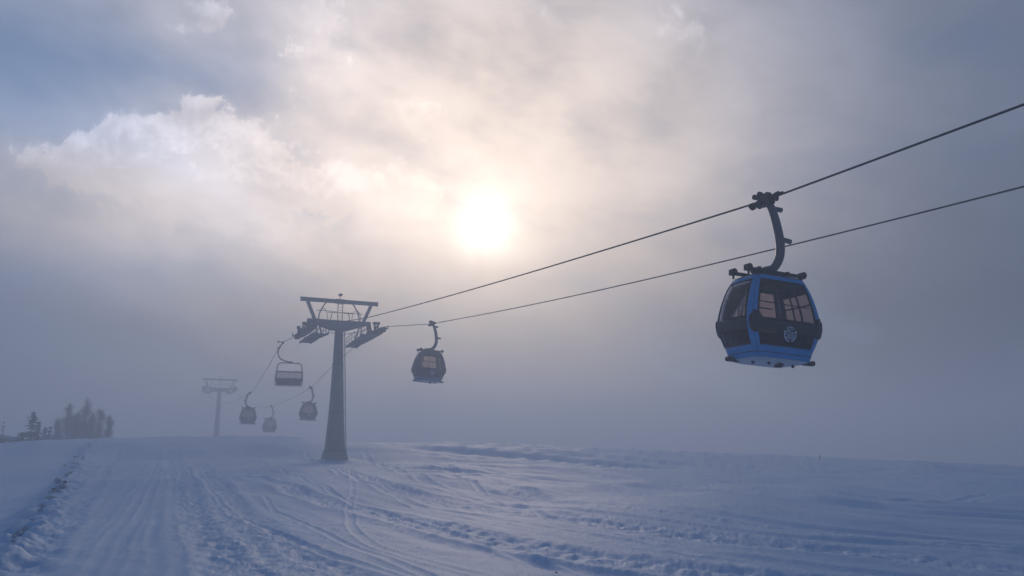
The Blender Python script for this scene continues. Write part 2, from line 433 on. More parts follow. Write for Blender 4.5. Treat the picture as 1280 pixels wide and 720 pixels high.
# ------------------------------------------------------------------ towers
def tower(center, d, zbase, zhead, zropeL, zropeR, label, rope_fn, detail=True):
    """local x across the line, y along it, origin at foot"""
    n = Vector((d.y, -d.x)); rz = math.atan2(n.y, n.x)
    t = empty('lift_tower', (center.x, center.y, zbase), rz)
    tag(t, label, 'lift tower', 'steel towers of the lift')
    h = zhead - zbase                                   # cross arm mid height
    def loop(z, hw, ch=.28):
        c = hw * (1 - ch)
        return [(-hw, -c, z), (-c, -hw, z), (c, -hw, z), (hw, -c, z), (hw, c, z), (c, hw, z), (-c, hw, z), (-hw, c, z)]
    m = MB(); m.loft([loop(.95, .80), loop(h * .35, .57), loop(h * .7, .40), loop(h - .3, .32)]); m.build('mast', M['steel'], t)
    for z, hw in ((.96, .92), (h * .35, .63), (h * .7, .455)):
        m = MB(); m.loft([loop(z - .05, hw), loop(z + .05, hw)]); m.build('flange', M['darksteel'], t)
    m = MB(); m.loft([loop(-1.2, 1.08, .12), loop(.05, 1.05, .12), loop(.9, .88, .2)]); m.build('foot', M['concrete'], t)
    # cross arm: a trough of steel, lower in the middle
    m = MB()
    prof = [(-3.3, .42, -.02), (-2.6, .34, -.08), (-.9, -.02, -.55), (.0, -.10, -.62)]
    xs = [(-2.9, .30, .02, .28), (-2.3, .30, -.10, .32), (-.75, .26, -.62, .40), (.75, .26, -.62, .40), (2.3, .30, -.10, .32), (2.9, .30, .02, .28)]
    m.loft([[(x, -w, lo), (x, w, lo), (x, w, hi), (x, -w, hi)] for x, hi, lo, w in [(a, b + h, c + h, e) for a, b, c, e in xs]])
    m.build('cross_arm', M['steel'], t)
    # gantry posts and beam
    bt = h + 2.0
    for s in (-1, 1):
        m = MB(); m.beam((s * 2.25, 0, h + .25), (s * 2.95, 0, bt - .1), .28, .26); m.build('gantry_post', M['steel'], t)
    m = MB(); m.box((0, 0, bt + .08), (7.1, .34, .34)); m.box((-3.56, 0, bt + .08), (.05, .40, .44)); m.box((3.56, 0, bt + .08), (.05, .40, .44))
    m.box((0, 0, bt + .08), (.9, .40, .38)); m.build('gantry_beam', M['steel'], t)
    # service ladder on the mast
    m = MB(); y0 = -1.0; a0 = .5
    P0 = [Vector((.60, -.90, .5)), Vector((.20, -.44, h - .5))]; w = Vector((.20, 0, 0))
    for s in (-1, 1): m.cyl(P0[0] + w * s, P0[1] + w * s, .04, 6)
    k = int((h - 1) / .3)
    for i in range(k):
        p = P0[0].lerp(P0[1], i / k); m.cyl(p - w, p + w, .03, 5)
        if i % 6 == 0: m.cyl(p + w, p + w + Vector((0, .22, 0)), .03, 5); m.cyl(p - w, p - w + Vector((0, .22, 0)), .03, 5)
    m.cyl(P0[0] + Vector((.0, -.10, 0)), P0[1] + Vector((.0, -.08, 0)), .02, 6)
    m.build('ladder', M['ladder'], t)
    # ladder between the cross arm and the beam, rails, wire loops
    m = MB()
    for x in (-.22, .22):
        m.cyl((x, -.2, h + .25), (x, -.2, bt + .3), .035, 6)
    for i in range(7): m.cyl((-.22, -.2, h + .4 + i * .27), (.22, -.2, h + .4 + i * .27), .016, 5)
    m.build('upper_ladder', M['darksteel'], t)
    m = MB()
    m.tube([(-2.2, -.3, h + 1.08), (-1.2, -.35, h + 1.08), (.0, -.3, h + 1.0), (1.2, -.35, h + 1.0), (2.05, -.3, h + .98)], .03, 6)
    for s in (-1, 1):
        m.cyl((s * .9, -.3, h + .3), (s * .75, -.3, h + .95), .035, 6); m.cyl((s * .3, -.3, h + .95), (s * 1.15, -.3, h + .95), .028, 6)
        m.tube([(s * 1.9, .1, h + .25), (s * 1.85, .1, h + .8), (s * 1.7, .1, h + 1.2), (s * 1.45, .1, h + 1.65), (s * 1.2, .1, bt)], .06, 6)
    m.build('railing', M['darksteel'], t)
    for s in (-1, 1):
        m = MB(); pts = []
        for i in range(17):
            a = math.pi * i / 16; pts.append((s * 1.55 + .42 * math.cos(a), -.15, h + .35 + .95 * math.sin(a)))
        m.tube(pts, .028, 6)
        m.tube([(s * 2.9, 0, h - .15), (s * 2.0, -.5, h - .62), (s * 1.2, -.3, h - .85), (s * .4, -.1, h - .95)], .03, 6)
        m.build('cable_loop', M['rubber'], t)
    m = MB(); m.cyl((0, 0, bt + .25), (0, 0, bt + .62), .03, 6); m.box((0, 0, bt + .70), (.26, .26, .20)); m.wheel((.14, 0, bt + .78), (0, 0, 1), .1, .12)
    m.cyl((.25, 0, bt + .6), (.45, 0, bt + .66), .015, 5); m.build('beacon', M['black'], t)
    # sheave trains and walkways
    for s in (-1, 1):
        x = s * G / 2
        tr = MB(); tr2 = MB(); wh = []
        N = 10
        for i in range(N):
            yy = -3.85 + 7.7 * i / (N - 1); z = rope_fn(s, yy) - zbase; wh.append((yy, z - .27))
        sh = MB()
        for i in range(0, N, 2):
            (ya, za), (yb, zb) = wh[i], wh[i + 1]
            sh.beam((x - .14, ya, za), (x - .14, yb, zb), .06, .26); sh.beam((x + .14, ya, za), (x + .14, yb, zb), .06, .26)
        for i in range(0, N - 2, 4):
            (ya, za) = ((wh[i][0] + wh[i+1][0]) / 2, (wh[i][1] + wh[i+1][1]) / 2); j = i + 2
            (yb, zb) = ((wh[j][0] + wh[j+1][0]) / 2, (wh[j][1] + wh[j+1][1]) / 2)
            sh.beam((x, ya, za - .16), (x, yb, zb - .16), .16, .30)
        (ya, za), (yb, zb) = wh[1], wh[8]
        sh.tube([(x, ya, za - .3), (x, 0, (wh[4][1] + wh[5][1]) / 2 - .36), (x, yb, zb - .3)], [.10, .17, .10], 8)
        sh.beam((x, 0, (wh[4][1] + wh[5][1]) / 2 - .38), (s * 2.75, 0, h + .12), .3, .34)
        # rope catchers / detectors
        for (yy, z) in (wh[0], wh[-1], wh[4], wh[5]):
            sh.beam((x - .05, yy, z), (x + s * .32, yy, z + .15), .07, .10); sh.beam((x + s * .32, yy, z + .0), (x + s * .34, yy, z + .38), .06, .08)
        tr = sh.build('sheave_train', M['darksteel'], t)
        for yy, z in wh:
            w = MB(); w.wheel((x, yy, z), (1, 0, 0), .27, .20); w.build('sheave', M['rubber'], tr, smooth=False)
        # guard plates, junction boxes and detector arms over the train
        for (yy, hh, dx) in ((-2.6, .55, -.2), (-1.7, .75, -.25), (-.5, .5, .2), (.6, .7, -.2), (1.9, .45, .2), (2.9, .4, -.15)):
            z = rope_fn(s, yy) - zbase; m = MB(); m.beam((x + s * dx, yy, z - .35), (x + s * dx, yy, z + hh * .6), .10, .16); m.box((x + s * dx, yy, z + hh * .6), (.26, .34, .22))
            m.build('rope_guard', M['darksteel'], tr)
        # walkway, a grated deck with handrails on the inner side
        xi = x - s * .88; wk = MB()
        ys = np.linspace(-3.2, 3.9, 8); dz = [(rope_fn(s, y) - zbase) - .80 for y in ys]
        for ya, yb, za, zb in zip(ys, ys[1:], dz, dz[1:]):
            for sx in (-.50, .50): wk.beam((xi + sx, ya, za), (xi + sx, yb, zb), .06, .20)
            for k in range(6):
                u = (k + .5) / 6; wk.beam((xi - .49, ya + (yb-ya)*u, za + (zb-za)*u), (xi + .49, ya + (yb-ya)*u, za + (zb-za)*u), .10, .03)
        wo = wk.build('walkway', M['steel'], t)
        for yy in (-1.2, 1.2):
            hb = MB(); z = rope_fn(s, yy) - zbase; hb.beam((x - s * .2, yy, z - .75), (xi - s * .5, yy, z - .92), .1, .14)
            hb.beam((xi - s * .45, yy, z - .9), (s * 2.0, yy * .2, h + .0), .10, .10); hb.build('bracket', M['steel'], t)
        xo = xi - s * .50
        for seg in (range(0, 4), range(4, 8)):
            hr = MB(); hr.tube([(xo, ys[i], dz[i] + .85) for i in seg], .03, 6); hr.tube([(xo, ys[i], dz[i] + .45) for i in seg], .02, 6)
            for i in seg: hr.cyl((xo, ys[i], dz[i]), (xo, ys[i], dz[i] + .87), .028, 6)
            hr.build('handrail', M['darksteel'], wo)
    return t
pt_top = on_plane(421, 404.5, TC, d1)         # cross arm height: plane through the tower across the line
zb1 = H(TC.x, TC.y) - .30
t1 = tower(TC, d1, zb1, pt_top.z, 0, 0, 'near grey steel lift tower standing on the snow crest with ladder, walkways and sheaves', rope_z)
t1.rotation_euler = (0, R(-.6), t1.rotation_euler.z)
zb2 = H(T2.x, T2.y)
z2h = HEADZ2.z
t2 = tower(T2, d2, zb2, z2h + .35, 0, 0, 'distant lift tower almost lost in the fog beyond the crest', lambda s, y: z2h + .55 - .0 - .01 * y * y)
print('TOWER', zb1, pt_top.z, zb2, z2h, 'rope', rope_z(-1, 0), rope_z(1, 0))

# ------------------------------------------------------------------ gondola cabin
CH = 2.02
HWp = [(0, .75), (.10, .81), (.22, .905), (.36, .985), (.42, 1.0), (.52, .985), (.65, .935), (.80, .85), (.92, .755), (1.0, .67)]
HW, HD = 1.065, .72
def prof(t):
    K = [p[0] for p in HWp]; t = min(max(t, 0), 1)
    return float(pchip_like(np.array([t]), K, [np.array([p[1]]) for p in HWp])[0])
_pc = {}
def pr(t):
    k = round(t, 3)
    if k not in _pc: _pc[k] = prof(k)
    return _pc[k]
RHO = .26
def surf(side, s, t, off=0.):
    s0 = .86
    if abs(s) <= s0: a = s / s0 * (1 - RHO); b = 1.0
    else:
        an = (abs(s) - s0) / (1 - s0) * math.pi / 4
        a = math.copysign(1 - RHO + RHO * math.sin(an), s); b = 1 - RHO + RHO * math.cos(an)
    b += .045 * (1 - a * a)
    p = pr(t); hw = HW * p + off; hd = HD * (p * .8 + .2) + off
    # side 0: -y end (faces back down the line), 1: +x, 2: +y, 3: -x
    if side == 0: x, y = a, -b
    elif side == 1: x, y = b, a
    elif side == 2: x, y = -a, b
    else: x, y = -b, -a
    return Vector((x * hw, y * hd, t * CH))
def patch(m, side, s0, s1, t0, t1, off=0., th=.03, ns=10, nt=12, tf=None):
    """slab following the shell; tf(s) may bend the lower/upper edge"""
    vo = []; vi = []
    for j in range(nt + 1):
        for i in range(ns + 1):
            s = s0 + (s1 - s0) * i / ns
            a, b = (t0, t1) if tf is None else tf(s, t0, t1)
            t = a + (b - a) * j / nt
            vo.append(surf(side, s, t, off)); vi.append(surf(side, s, t, off - th))
    n = len(vo); fs = []; W = ns + 1
    for j in range(nt):
        for i in range(ns):
            a = j * W + i; fs.append((a, a + 1, a + 1 + W, a + W)); fs.append((n + a + W, n + a + 1 + W, n + a + 1, n + a))
    for i in range(ns):
        fs.append((i + 1, i, n + i, n + i + 1)); a = nt * W + i; fs.append((a, a + 1, n + a + 1, n + a))
    for j in range(nt):
        a = j * W; fs.append((a, a + W, n + a + W, n + a)); a = j * W + ns; fs.append((a + W, a, n + a, n + a + W))
    m.add(vo + vi, fs)
def bezier_pts(pts, n=20):
    o = []
    P = [Vector(p) for p in pts]; P = [P[0] * 2 - P[1]] + P + [P[-1] * 2 - P[-2]]
    for i in range(1, len(P) - 2):
        for k in range(6):
            u = k / 6; a, b, c, d = P[i-1], P[i], P[i+1], P[i+2]
            o.append(.5 * ((2*b) + (c-a)*u + (2*a-5*b+4*c-d)*u*u + (3*b-a-3*c+d)*u**3))
    o.append(P[-2]); return o
def make_cabin(hang, loc, rz, mirror=1, body='blue', base='blue'):
    """origin at the grip on the rope; roof edge hang m below it; hanger bows towards mirror * x"""
    t = empty('gondola_cabin', loc, rz)
    zr = -hang; zf = zr - CH
    def put(m): m.v = [(p[0], p[1], p[2] + zf) for p in m.v]; return m
    WT, WB = .90, .135        # glass top / bottom
    BT, BB = .47, .33         # belt
    PL, PR = .895, .93
    # corner pillars
    for c in range(4):
        m = MB(); patch(m, c, PL, 1.0, .13, .95, .012, .05, 5, 18); patch(m, (c + 1) % 4, -1.0, -PR, .13, .95, .012, .05, 5, 18)
        put(m).build('corner_pillar', M[body], t, True)
    m = MB()
    for c in range(4): patch(m, c, -1, 1, .948, 1.0, .014, .06, 22, 3)
    put(m).build('upper_frame', M[body], t, True)
    m = MB()
    for c in range(4): patch(m, c, -1, 1, .0, .135, .014, .06, 22, 4)
    put(m).build('sill', M[base], t, True)
    m = MB()
    for c in range(4): patch(m, c, -1, 1, .052, .06, .019, .004, 22, 1)
    put(m).build('sill_groove', M['black'], t, True)
    for c in range(4):
        m = MB(); patch(m, c, -PR, PL, .44, .95, .0, .012, 12, 12); put(m).build('window', M['glass'], t, True)
        m = MB(); patch(m, c, -PR, PL, .135, .32, .0, .012, 12, 6); put(m).build('lower_window', M['darkglass'], t, True)
        if c in (0, 2):
            m = MB(); patch(m, c, -.94, .91, .30, .44, .018, .03, 14, 4, tf=lambda s, a, b: (a + .0 * s, b + .012 * s * s)); put(m).build('belt', M['black'], t, True)
        else:
            m = MB(); patch(m, c, -PR, PL, .315, .445, .008, .02, 12, 3); put(m).build('belt', M['rubber'], t, True)
        # window gasket
        m = MB(); patch(m, c, -PR, PL, .93, .949, .006, .02, 12, 1); patch(m, c, -PR, PL, .135, .155, .006, .02, 12, 1)
        patch(m, c, -PR, -PR + .02, .155, .93, .006, .02, 1, 14); patch(m, c, PL - .02, PL, .155, .93, .006, .02, 1, 14)
        put(m).build('gasket', M['black'], t, True)
        if c in (1, 3):       # door sides: frames and seam
            m = MB()
            for s in (-.02, .42): patch(m, c, s - .035, s + .035, .155, .94, -.012, .03, 1, 14)
            patch(m, c, -PR, PL, .72, .735, -.012, .02, 10, 1); patch(m, c, -PR, PL, .86, .94, -.014, .01, 10, 1)
            put(m).build('door_frame', M['black'], t, True)
        if c == 2:
            m = MB()
            for s in (-.30, .32): patch(m, c, s - .03, s + .03, .47, .925, -.012, .03, 1, 10)
            patch(m, c, -.84, .78, .735, .75, -.012, .02, 10, 1); put(m).build('mullion', M['black'], t, True)
    # black rounded bumpers over the corners at the belt
    for c in (0, 2):
        m = MB()
        def tf(s, a, b): k = max(0, 1 - ((s - 1.0) / .19) ** 2) ** .5; return (.37 - .09 * k - .01, .37 + .15 * k + .01)
        patch(m, c, .825, 1.0, 0, 0, .035, .05, 8, 5, tf)
        def tf3(s, a, b): k = max(0, 1 - ((s + 1.0) / .07) ** 2) ** .5; return (.37 - .08 * k - .01, .37 + .11 * k + .01)
        patch(m, (c + 1) % 4, -1.0, -.94, 0, 0, .045, .05, 3, 5, tf3)
        put(m).build('corner_bumper', M['black'], t, True)
        m = MB()
        def tf2(s, a, b): k = max(0, 1 - ((s + 1.0) / .19) ** 2) ** .5; return (.37 - .09 * k - .01, .37 + .15 * k + .01)
        patch(m, c, -1.0, -.825, 0, 0, .035, .05, 8, 5, tf2)
        def tf4(s, a, b): k = max(0, 1 - ((s - 1.0) / .07) ** 2) ** .5; return (.37 - .08 * k - .01, .37 + .11 * k + .01)
        patch(m, (c + 3) % 4, .94, 1.0, 0, 0, .045, .05, 3, 5, tf4)
        put(m).build('corner_bumper', M['black'], t, True)
    # roof and floor
    def ring(tv, k, z, off=0.):
        return [Vector((p.x * k, p.y * k, z)) for c in range(4) for p in [surf(c, -1 + 2 * i / 14, tv, off) for i in range(14)]]
    m = MB(); m.loft([ring(1, 1.0, zr - .01), ring(1, .97, zr + .035), ring(1, .8, zr + .07), ring(1, .3, zr + .085)]); m.build('roof', M['darksteel'], t, True)
    m = MB(); m.loft([ring(0, .35, zf - .07), ring(0, .8, zf - .065), ring(0, .955, zf - .03), ring(0, .99, zf + .004)]); fl = m.build('floor', M['white'], t, True)
    for x, y in ((-.25, -.3), (.05, -.32), (.16, -.28), (.55, -.2), (-.6, -.15)):
        m = MB(); m.cyl((x, y, zf - .06), (x, y, zf - .13), .035, 8)
        if x == .05: m.box((.02, -.30, zf - .14), (.13, .1, .08))
        m.build('underside_fitting', M['black'], fl)
    # end guides at the floor
    for s in (-1, 1):
        m = MB(); m.box((s * .86, -.36 if s > 0 else .28, zf - .01), (.34, .13, .10)); m.wheel((s * .98, -.36 if s > 0 else .28, zf), (0, 1, 0), .065, .17)
        m.build('guide_shoe', M['black'], t, bevel=.01)
    # inside: two benches and ceiling panel
    for s in (-1, 1):
        m = MB(); m.box((s * .66, 0, zf + .48), (.36, .8, .08)); m.box((s * .83, 0, zf + .68), (.06, .8, .32)); m.box((s * .80, 0, zf + .50), (.1, .79, .12)); m.build('bench', M['seat'], t, bevel=.02)
    m = MB(); m.box((0, 0, zr - .10), (1.0, .5, .05)); m.box((-.3, -.2, zr - .155), (.12, .12, .1)); m.build('ceiling_panel', M['black'], t)
    m = MB(); m.tube([(-.88, -.45, zf + 1.38), (.88, -.45, zf + 1.36)], .014, 6); m.build('grab_rail', M['black'], t)
    # roof frame with dampers
    m = MB()
    m.beam((-.86, -.30, zr + .17), (.86, -.30, zr + .17), .09, .08); m.beam((-.86, .30, zr + .17), (.86, .30, zr + .17), .09, .08)
    m.beam((-.28, -.45, zr + .16), (-.28, .45, zr + .16), .08, .08); m.beam((.28, -.45, zr + .16), (.28, .45, zr + .16), .08, .08)
    for x in (-.8, .8):
        for y in (-.3, .3): m.cyl((x, y, zr + .02), (x, y, zr + .15), .03, 8)
    m.build('roof_frame', M['darksteel'], t, bevel=.01)
    for x, y in ((-.82, -.30), (.82, -.30), (-.82, .30), (.82, .30)):
        m = MB(); m.box((x, y, zr + .19), (.15, .15, .15)); m.wheel((x, y - .03, zr + .2), (0, 1, 0), .09, .16, 10); m.build('damper', M['black'], t, bevel=.02)
    m = MB(); m.box((-.1, -.1, zr + .20), (.2, .14, .12)); m.build('roof_fitting', M['white'], t, bevel=.01)
    # hanger arm
    h = hang; k = mirror
    pts = [(.0, 0, -.02), (.16 * k, 0, -.14), (.29 * k, 0, -.42), (.40 * k, 0, -.80), (.43 * k, 0, -1.10), (.37 * k, 0, -1.36), (.20 * k, 0, -1.58), (-.04 * k, 0, -1.66), (-.16 * k, 0, -1.70)]
    pts = [(x, y, z * (h - .22) / 1.72) for x, y, z in pts]
    bp = bezier_pts(pts); m = MB(); m.tube(bp, [.088 + .026 * math.sin(math.pi * i / (len(bp) - 1)) for i in range(len(bp))], 14)
    ha = m.build('hanger_arm', M['arm'], t, True)
    for a, b in (((.14 * k, 0, -.20), (.48 * k, -.02, -.20)), ((.40 * k, -.02, -.98), (.74 * k, -.02, -1.02))):
        m = MB(); m.cyl(a, b, .065, 10); m.build('guide_stub', M['arm'], ha, True)
    m = MB(); z = -(h - .22)
    m.loft([[(a, b, z - .14) for a, b in ((-.26, -.16), (.0, -.16), (.0, .16), (-.26, .16))], [(a, b, z + .05) for a, b in ((-.30, -.12), (-.02, -.12), (-.02, .12), (-.30, .12))]])
    m.loft([[(a, b, z - .12) for a, b in ((.04, -.17), (.30, -.17), (.30, .17), (.04, .17))], [(a, b, z + .03) for a, b in ((.0, -.2), (.34, -.2), (.34, .2), (.0, .2))]])
    m.cyl((.18, 0, z + .02), (.18, 0, z + .16), .07, 10); m.cyl((-.34, -.16, z + .04), (-.34, .16, z + .04), .07, 10); m.cyl((-.2, -.2, z), (-.2, .2, z), .10, 12)
    m.build('suspension_joint', M['arm'], t, bevel=.012)
    # grip
    m = MB(); m.box((.03, 0, -.02), (.20, .42, .22)); m.box((.0, -.02, .10), (.14, .26, .14)); m.cyl((-.10, -.16, .03), (.24, -.16, .03), .07, 10)
    m.cyl((-.1, .14, -.03), (.22, .14, -.03), .085, 10); m.tube([(0, -.66, 0), (0, -.3, 0), (0, .3, 0), (0, .66, 0)], [.035, .075, .075, .035], 10)
    m.beam((0, .1, .08), (-.06, .34, .16), .07); m.beam((0, 0, .1), (-.05, .16, .19), .07); m.box((.02, .14, .08), (.12, .3, .16))
    g = m.build('grip', M['black'], t, bevel=.008)
    for c, ax, r in (((-.06, .34, .17), (1, 0, 0), .075), ((-.05, .16, .20), (1, 0, 0), .07), ((0, .52, -.02), (0, 1, 0), .10), ((.05, .30, -.02), (0, 1, 0), .12), ((.0, -.46, .02), (0, 1, 0), .07)):
        m = MB(); m.wheel(c, ax, r, .10, 12); m.build('grip_roller', M['rubber'], g)
    m = MB(); m.box((.09, -.22, .06), (.05, .08, .14)); m.build('grip_lever', M['white'], g, bevel=.006)
    # round emblem on the end panel
    em = MB(); S0, T0, r0 = .04, .285, .185
    def ept(u, v): return surf(0, S0 + u * r0 / (HW * .86), T0 + v * r0 / CH, .026) + Vector((0, 0, zf))
    def stroke(uv, w):
        vs = []
        for i, (u, v) in enumerate(uv):
            a = uv[max(i - 1, 0)]; b = uv[min(i + 1, len(uv) - 1)]; dx, dy = b[0] - a[0], b[1] - a[1]; L = math.hypot(dx, dy) or 1
            vs += [ept(u - dy / L * w, v + dx / L * w), ept(u + dy / L * w, v - dx / L * w)]
        nn = len(vs); vs2 = [p + Vector((0, .006, 0)) for p in vs]; fs = []
        for i in range(0, nn - 2, 2):
            fs.append((i, i + 1, i + 3, i + 2)); fs.append((nn + i + 2, nn + i + 3, nn + i + 1, nn + i))
            fs.append((i + 2, nn + i + 2, nn + i, i)); fs.append((i + 1, nn + i + 1, nn + i + 3, i + 3))
        em.add(vs + vs2, fs)
    arc = lambda cx, cy, r, a0, a1, n=14: [(cx + r * math.cos(R(a0 + (a1 - a0) * i / n)), cy + r * math.sin(R(a0 + (a1 - a0) * i / n))) for i in range(n + 1)]
    stroke(arc(0, 0, .95, 55, 130), .05); stroke(arc(0, 0, .95, 150, 262, 18), .07); stroke(arc(0, 0, .95, -75, 35, 18), .07)
    stroke(arc(-.38, -.02, .46, 20, 200, 14), .06); stroke(arc(-.38, -.1, .46, 200, 300, 10), .05)
    stroke([(-.62, -.05), (-.2, -.05), (-.2, -.5)], .05); stroke([(-.6, .14), (-.25, .14)], .04); stroke([(-.45, -.1), (-.45, -.55)], .04)
    stroke([(.22, .22), (.85, .26)], .06); stroke([(.28, .2), (.28, -.6), (.55, -.75)], .06); stroke([(.45, -.1), (.72, -.1), (.72, -.5), (.45, -.5), (.45, -.1)], .055)
    stroke([(-.05, .95), (.1, .6), (.45, .62)], .05); stroke([(-.5, .72), (-.2, .55), (-.12, .25)], .045); stroke([(.0, .1), (-.02, -.9)], .035)
    em.build('round_emblem', M['emblem'], t)
    return t
rzl = math.atan2(n1.y, n1.x)
def hang_at(line, px, py):
    t, z = line.at(px, py); z = rope_z(line.side, t); return line.pos(t, z), t
P, ts = hang_at(LL, 957, 250); print('BIG', P)
big = make_cabin(2.17, P, rzl - R(6)); big.rotation_euler.y = R(3.3); tag(big, 'big bright blue gondola cabin with dark windows and round emblem, nearest of all', 'gondola cabin', 'gondola cabins on the lift')
P, ts = hang_at(RL, 540, 404); print('CAB2', P)
c2 = make_cabin(2.17, P, rzl, 1, 'foggrey', 'paleblue'); c2.rotation_euler.y = R(3); c2.scale = (1.045, 1.045, 1.045); c2['group'] = 'gondola cabins on the lift'
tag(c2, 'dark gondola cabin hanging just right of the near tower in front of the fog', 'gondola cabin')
rz2 = math.atan2(n2.y, n2.x)
P, ts = hang_at(RL, 388, 485); print('CAB3', P)
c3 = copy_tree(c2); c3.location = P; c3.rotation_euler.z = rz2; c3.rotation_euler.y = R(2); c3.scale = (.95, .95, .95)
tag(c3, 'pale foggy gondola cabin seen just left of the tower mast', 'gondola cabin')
P, ts = hang_at(RL, 339, 508); print('CAB5', P)
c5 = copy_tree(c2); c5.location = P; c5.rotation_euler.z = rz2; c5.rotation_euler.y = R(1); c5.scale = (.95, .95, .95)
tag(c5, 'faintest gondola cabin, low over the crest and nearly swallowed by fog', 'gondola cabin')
P, ts = hang_at(LL, 312, 491); print('CAB4', P)
c4 = make_cabin(2.17, P, rz2, -1, 'foggrey', 'foggrey'); c4.scale = (.93, .93, .93)
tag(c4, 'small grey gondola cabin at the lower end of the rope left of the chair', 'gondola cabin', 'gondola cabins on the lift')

# ------------------------------------------------------------------ chair
def make_chair(loc, rz):
    t = empty('lift_chair', loc, rz)
    m = MB(); m.tube(bezier_pts([(0, 0, -.02), (-.22, 0, -.35), (-.42, 0, -.85), (-.42, 0, -1.25), (-.18, 0, -1.7), (.35, 0, -1.92), (.8, 0, -2.02)]), .065, 10); m.build('hanger_arm', M['darksteel'], t, True)
    m = MB(); m.box((0, 0, -.02), (.18, .5, .2)); m.tube([(0, -.6, 0), (0, .6, 0)], .05, 8); m.cyl((-.45, 0, .06), (.1, 0, .02), .05, 8)
    g = m.build('grip', M['black'], t, bevel=.01)
    m = MB(); m.wheel((-.5, 0, .06), (1, 0, 0), .11, .12); m.wheel((-.50, 0, -.62), (1, 0, 0), .08, .1); m.cyl((-.5, 0, -.62), (-.3, 0, -.62), .03, 6); m.build('grip_roller', M['rubber'], g)
    cx = .80
    fr = [(-1.36, -3.95), (-1.32, -3.2), (-1.18, -2.35), (-1.08, -2.18), (-.9, -2.12), (.9, -2.12), (1.08, -2.18), (1.18, -2.35), (1.32, -3.2), (1.36, -3.95)]
    m = MB(); m.tube([(cx + a, .0, b) for a, b in fr], .055, 10); m.beam((cx - .2, 0, -2.05), (cx + .25, 0, -2.05), .14, .2)
    m.cyl((cx - .5, -.12, -2.12), (cx + .8, -.12, -2.12), .04, 8)
    for a in (-.75, .8): m.cyl((cx + a, 0, -2.12), (cx + a - .04, 0, -2.3), .035, 6)
    m.build('frame', M['darksteel'], t, True)
    # bubble hood: curved smoked shell swung up behind the frame
    m = MB(); ns, nt = 12, 8; vo = []; vi = []
    for j in range(nt + 1):
        v = j / nt; z = -2.98 - .78 * v; y = -.25 - .22 * math.sin(v * math.pi * .8)
        for i in range(ns + 1):
            u = -1 + 2 * i / ns; hw = 1.30 + .04 * v; bow = .10 * (1 - u * u)
            vo.append((cx + u * hw, y - bow, z)); vi.append((cx + u * hw * .99, y - bow + .02, z))
    n = len(vo); W = ns + 1; fs = []
    for j in range(nt):
        for i in range(ns):
            a = j * W + i; fs += [(a, a + 1, a + 1 + W, a + W), (n + a + W, n + a + 1 + W, n + a + 1, n + a)]
    m.add(vo + vi, fs); m.build('bubble_hood', M['bubble'], t, True)
    m = MB()
    for a in (-1.0, -.5, 0, .5, 1.0): m.cyl((cx + a * 1.2, .02, -3.02), (cx + a * 1.2, .05, -3.8), .022, 6)
    m.cyl((cx - 1.3, .02, -3.05), (cx + 1.3, .02, -3.05), .035, 8); m.cyl((cx - 1.32, .03, -3.72), (cx + 1.32, .03, -3.72), .035, 8); m.build('back_frame', M['darksteel'], t)
    m = MB(); m.box((cx, .05, -3.88), (2.72, .22, .34)); m.box((cx, .35, -3.98), (2.6, .55, .12)); m.build('seat', M['seat'], t, bevel=.03)
    m = MB(); m.box((cx, .12, -4.24), (2.55, .06, .36)); m.build('seat_skirt', M['darksteel'], t)
    m = MB(); m.tube([(cx - 1.34, .1, -3.9), (cx - 1.38, .3, -4.25), (cx - 1.36, .55, -4.45), (cx + 1.36, .55, -4.45), (cx + 1.38, .3, -4.25), (cx + 1.34, .1, -3.9)], .03, 8); m.build('footrest', M['black'], t)
    m = MB(); m.tube([(cx - 1.25, -.2, -2.98), (cx + 1.22, -.2, -3.02)], .03, 6); m.cyl((cx + .85, -.2, -3.0), (cx + .72, -.2, -2.86), .02, 6); m.build('restraint_bar', M['darksteel'], t)
    return t
P, ts = hang_at(LL, 354, 427); print('CHAIR', P)
chair = make_chair(P, rz2 - R(8)); tag(chair, 'dark framed chairlift chair with grey back, hanging left of the near tower', 'lift chair')

# ------------------------------------------------------------------ trees, shrubs, clods, marker
def place(px, dist, py=550):
    r = ray(px, py); k = dist / r.y; x = r.x * k; return x, dist, H(x, dist)
def needle_tree(x, y, z, h, w, label, seed, group, n_tier=15, trunk=.05):
    rnd = random.Random(seed); t = empty('conifer_tree', (x, y, z)); tag(t, label, 'tree', group)
    m = MB(); m.tube([(0, 0, -.4), (0.02, 0, h * .5), (0, 0, h * .97)], [trunk * h * .5, trunk * h * .3, .01], 7); m.build('trunk', M['bark'], t)
    m = MB()
    for i in range(n_tier):
        v = (i + rnd.random() * .6) / n_tier; zz = h * (.06 + .92 * v); L0 = w * (1 - v) ** .8 + .08
        for b in range(rnd.randint(5, 7)):
            a = rnd.random() * 6.283; L = L0 * rnd.uniform(.3, 1.25); zz += rnd.gauss(0, .05); ux, uy = math.cos(a), math.sin(a)
            steps = max(3, int(L / .09))
            for s in range(steps):
                u = (s + .6) / steps; px_, py_ = ux * L * u, uy * L * u; pz = zz - L * .35 * u + .12 * L * u * u * 2
                for q in range(3):
                    ww = .11 * (1.15 - u * .5) * rnd.uniform(.7, 1.5); c = Vector((px_, py_, pz)) + Vector((rnd.gauss(0, .05), rnd.gauss(0, .05), rnd.gauss(0, .03)))
                    e1 = Vector((rnd.gauss(0, 1), rnd.gauss(0, 1), rnd.gauss(0, .5))).normalized() * ww; e2 = Vector((rnd.gauss(0, .6), rnd.gauss(0, .6), -1)).normalized() * ww * .8
                    m.add([c - e1, c + e1, c + e2], [(0, 1, 2)])
    m.build('crown', M['needles'], t); return t
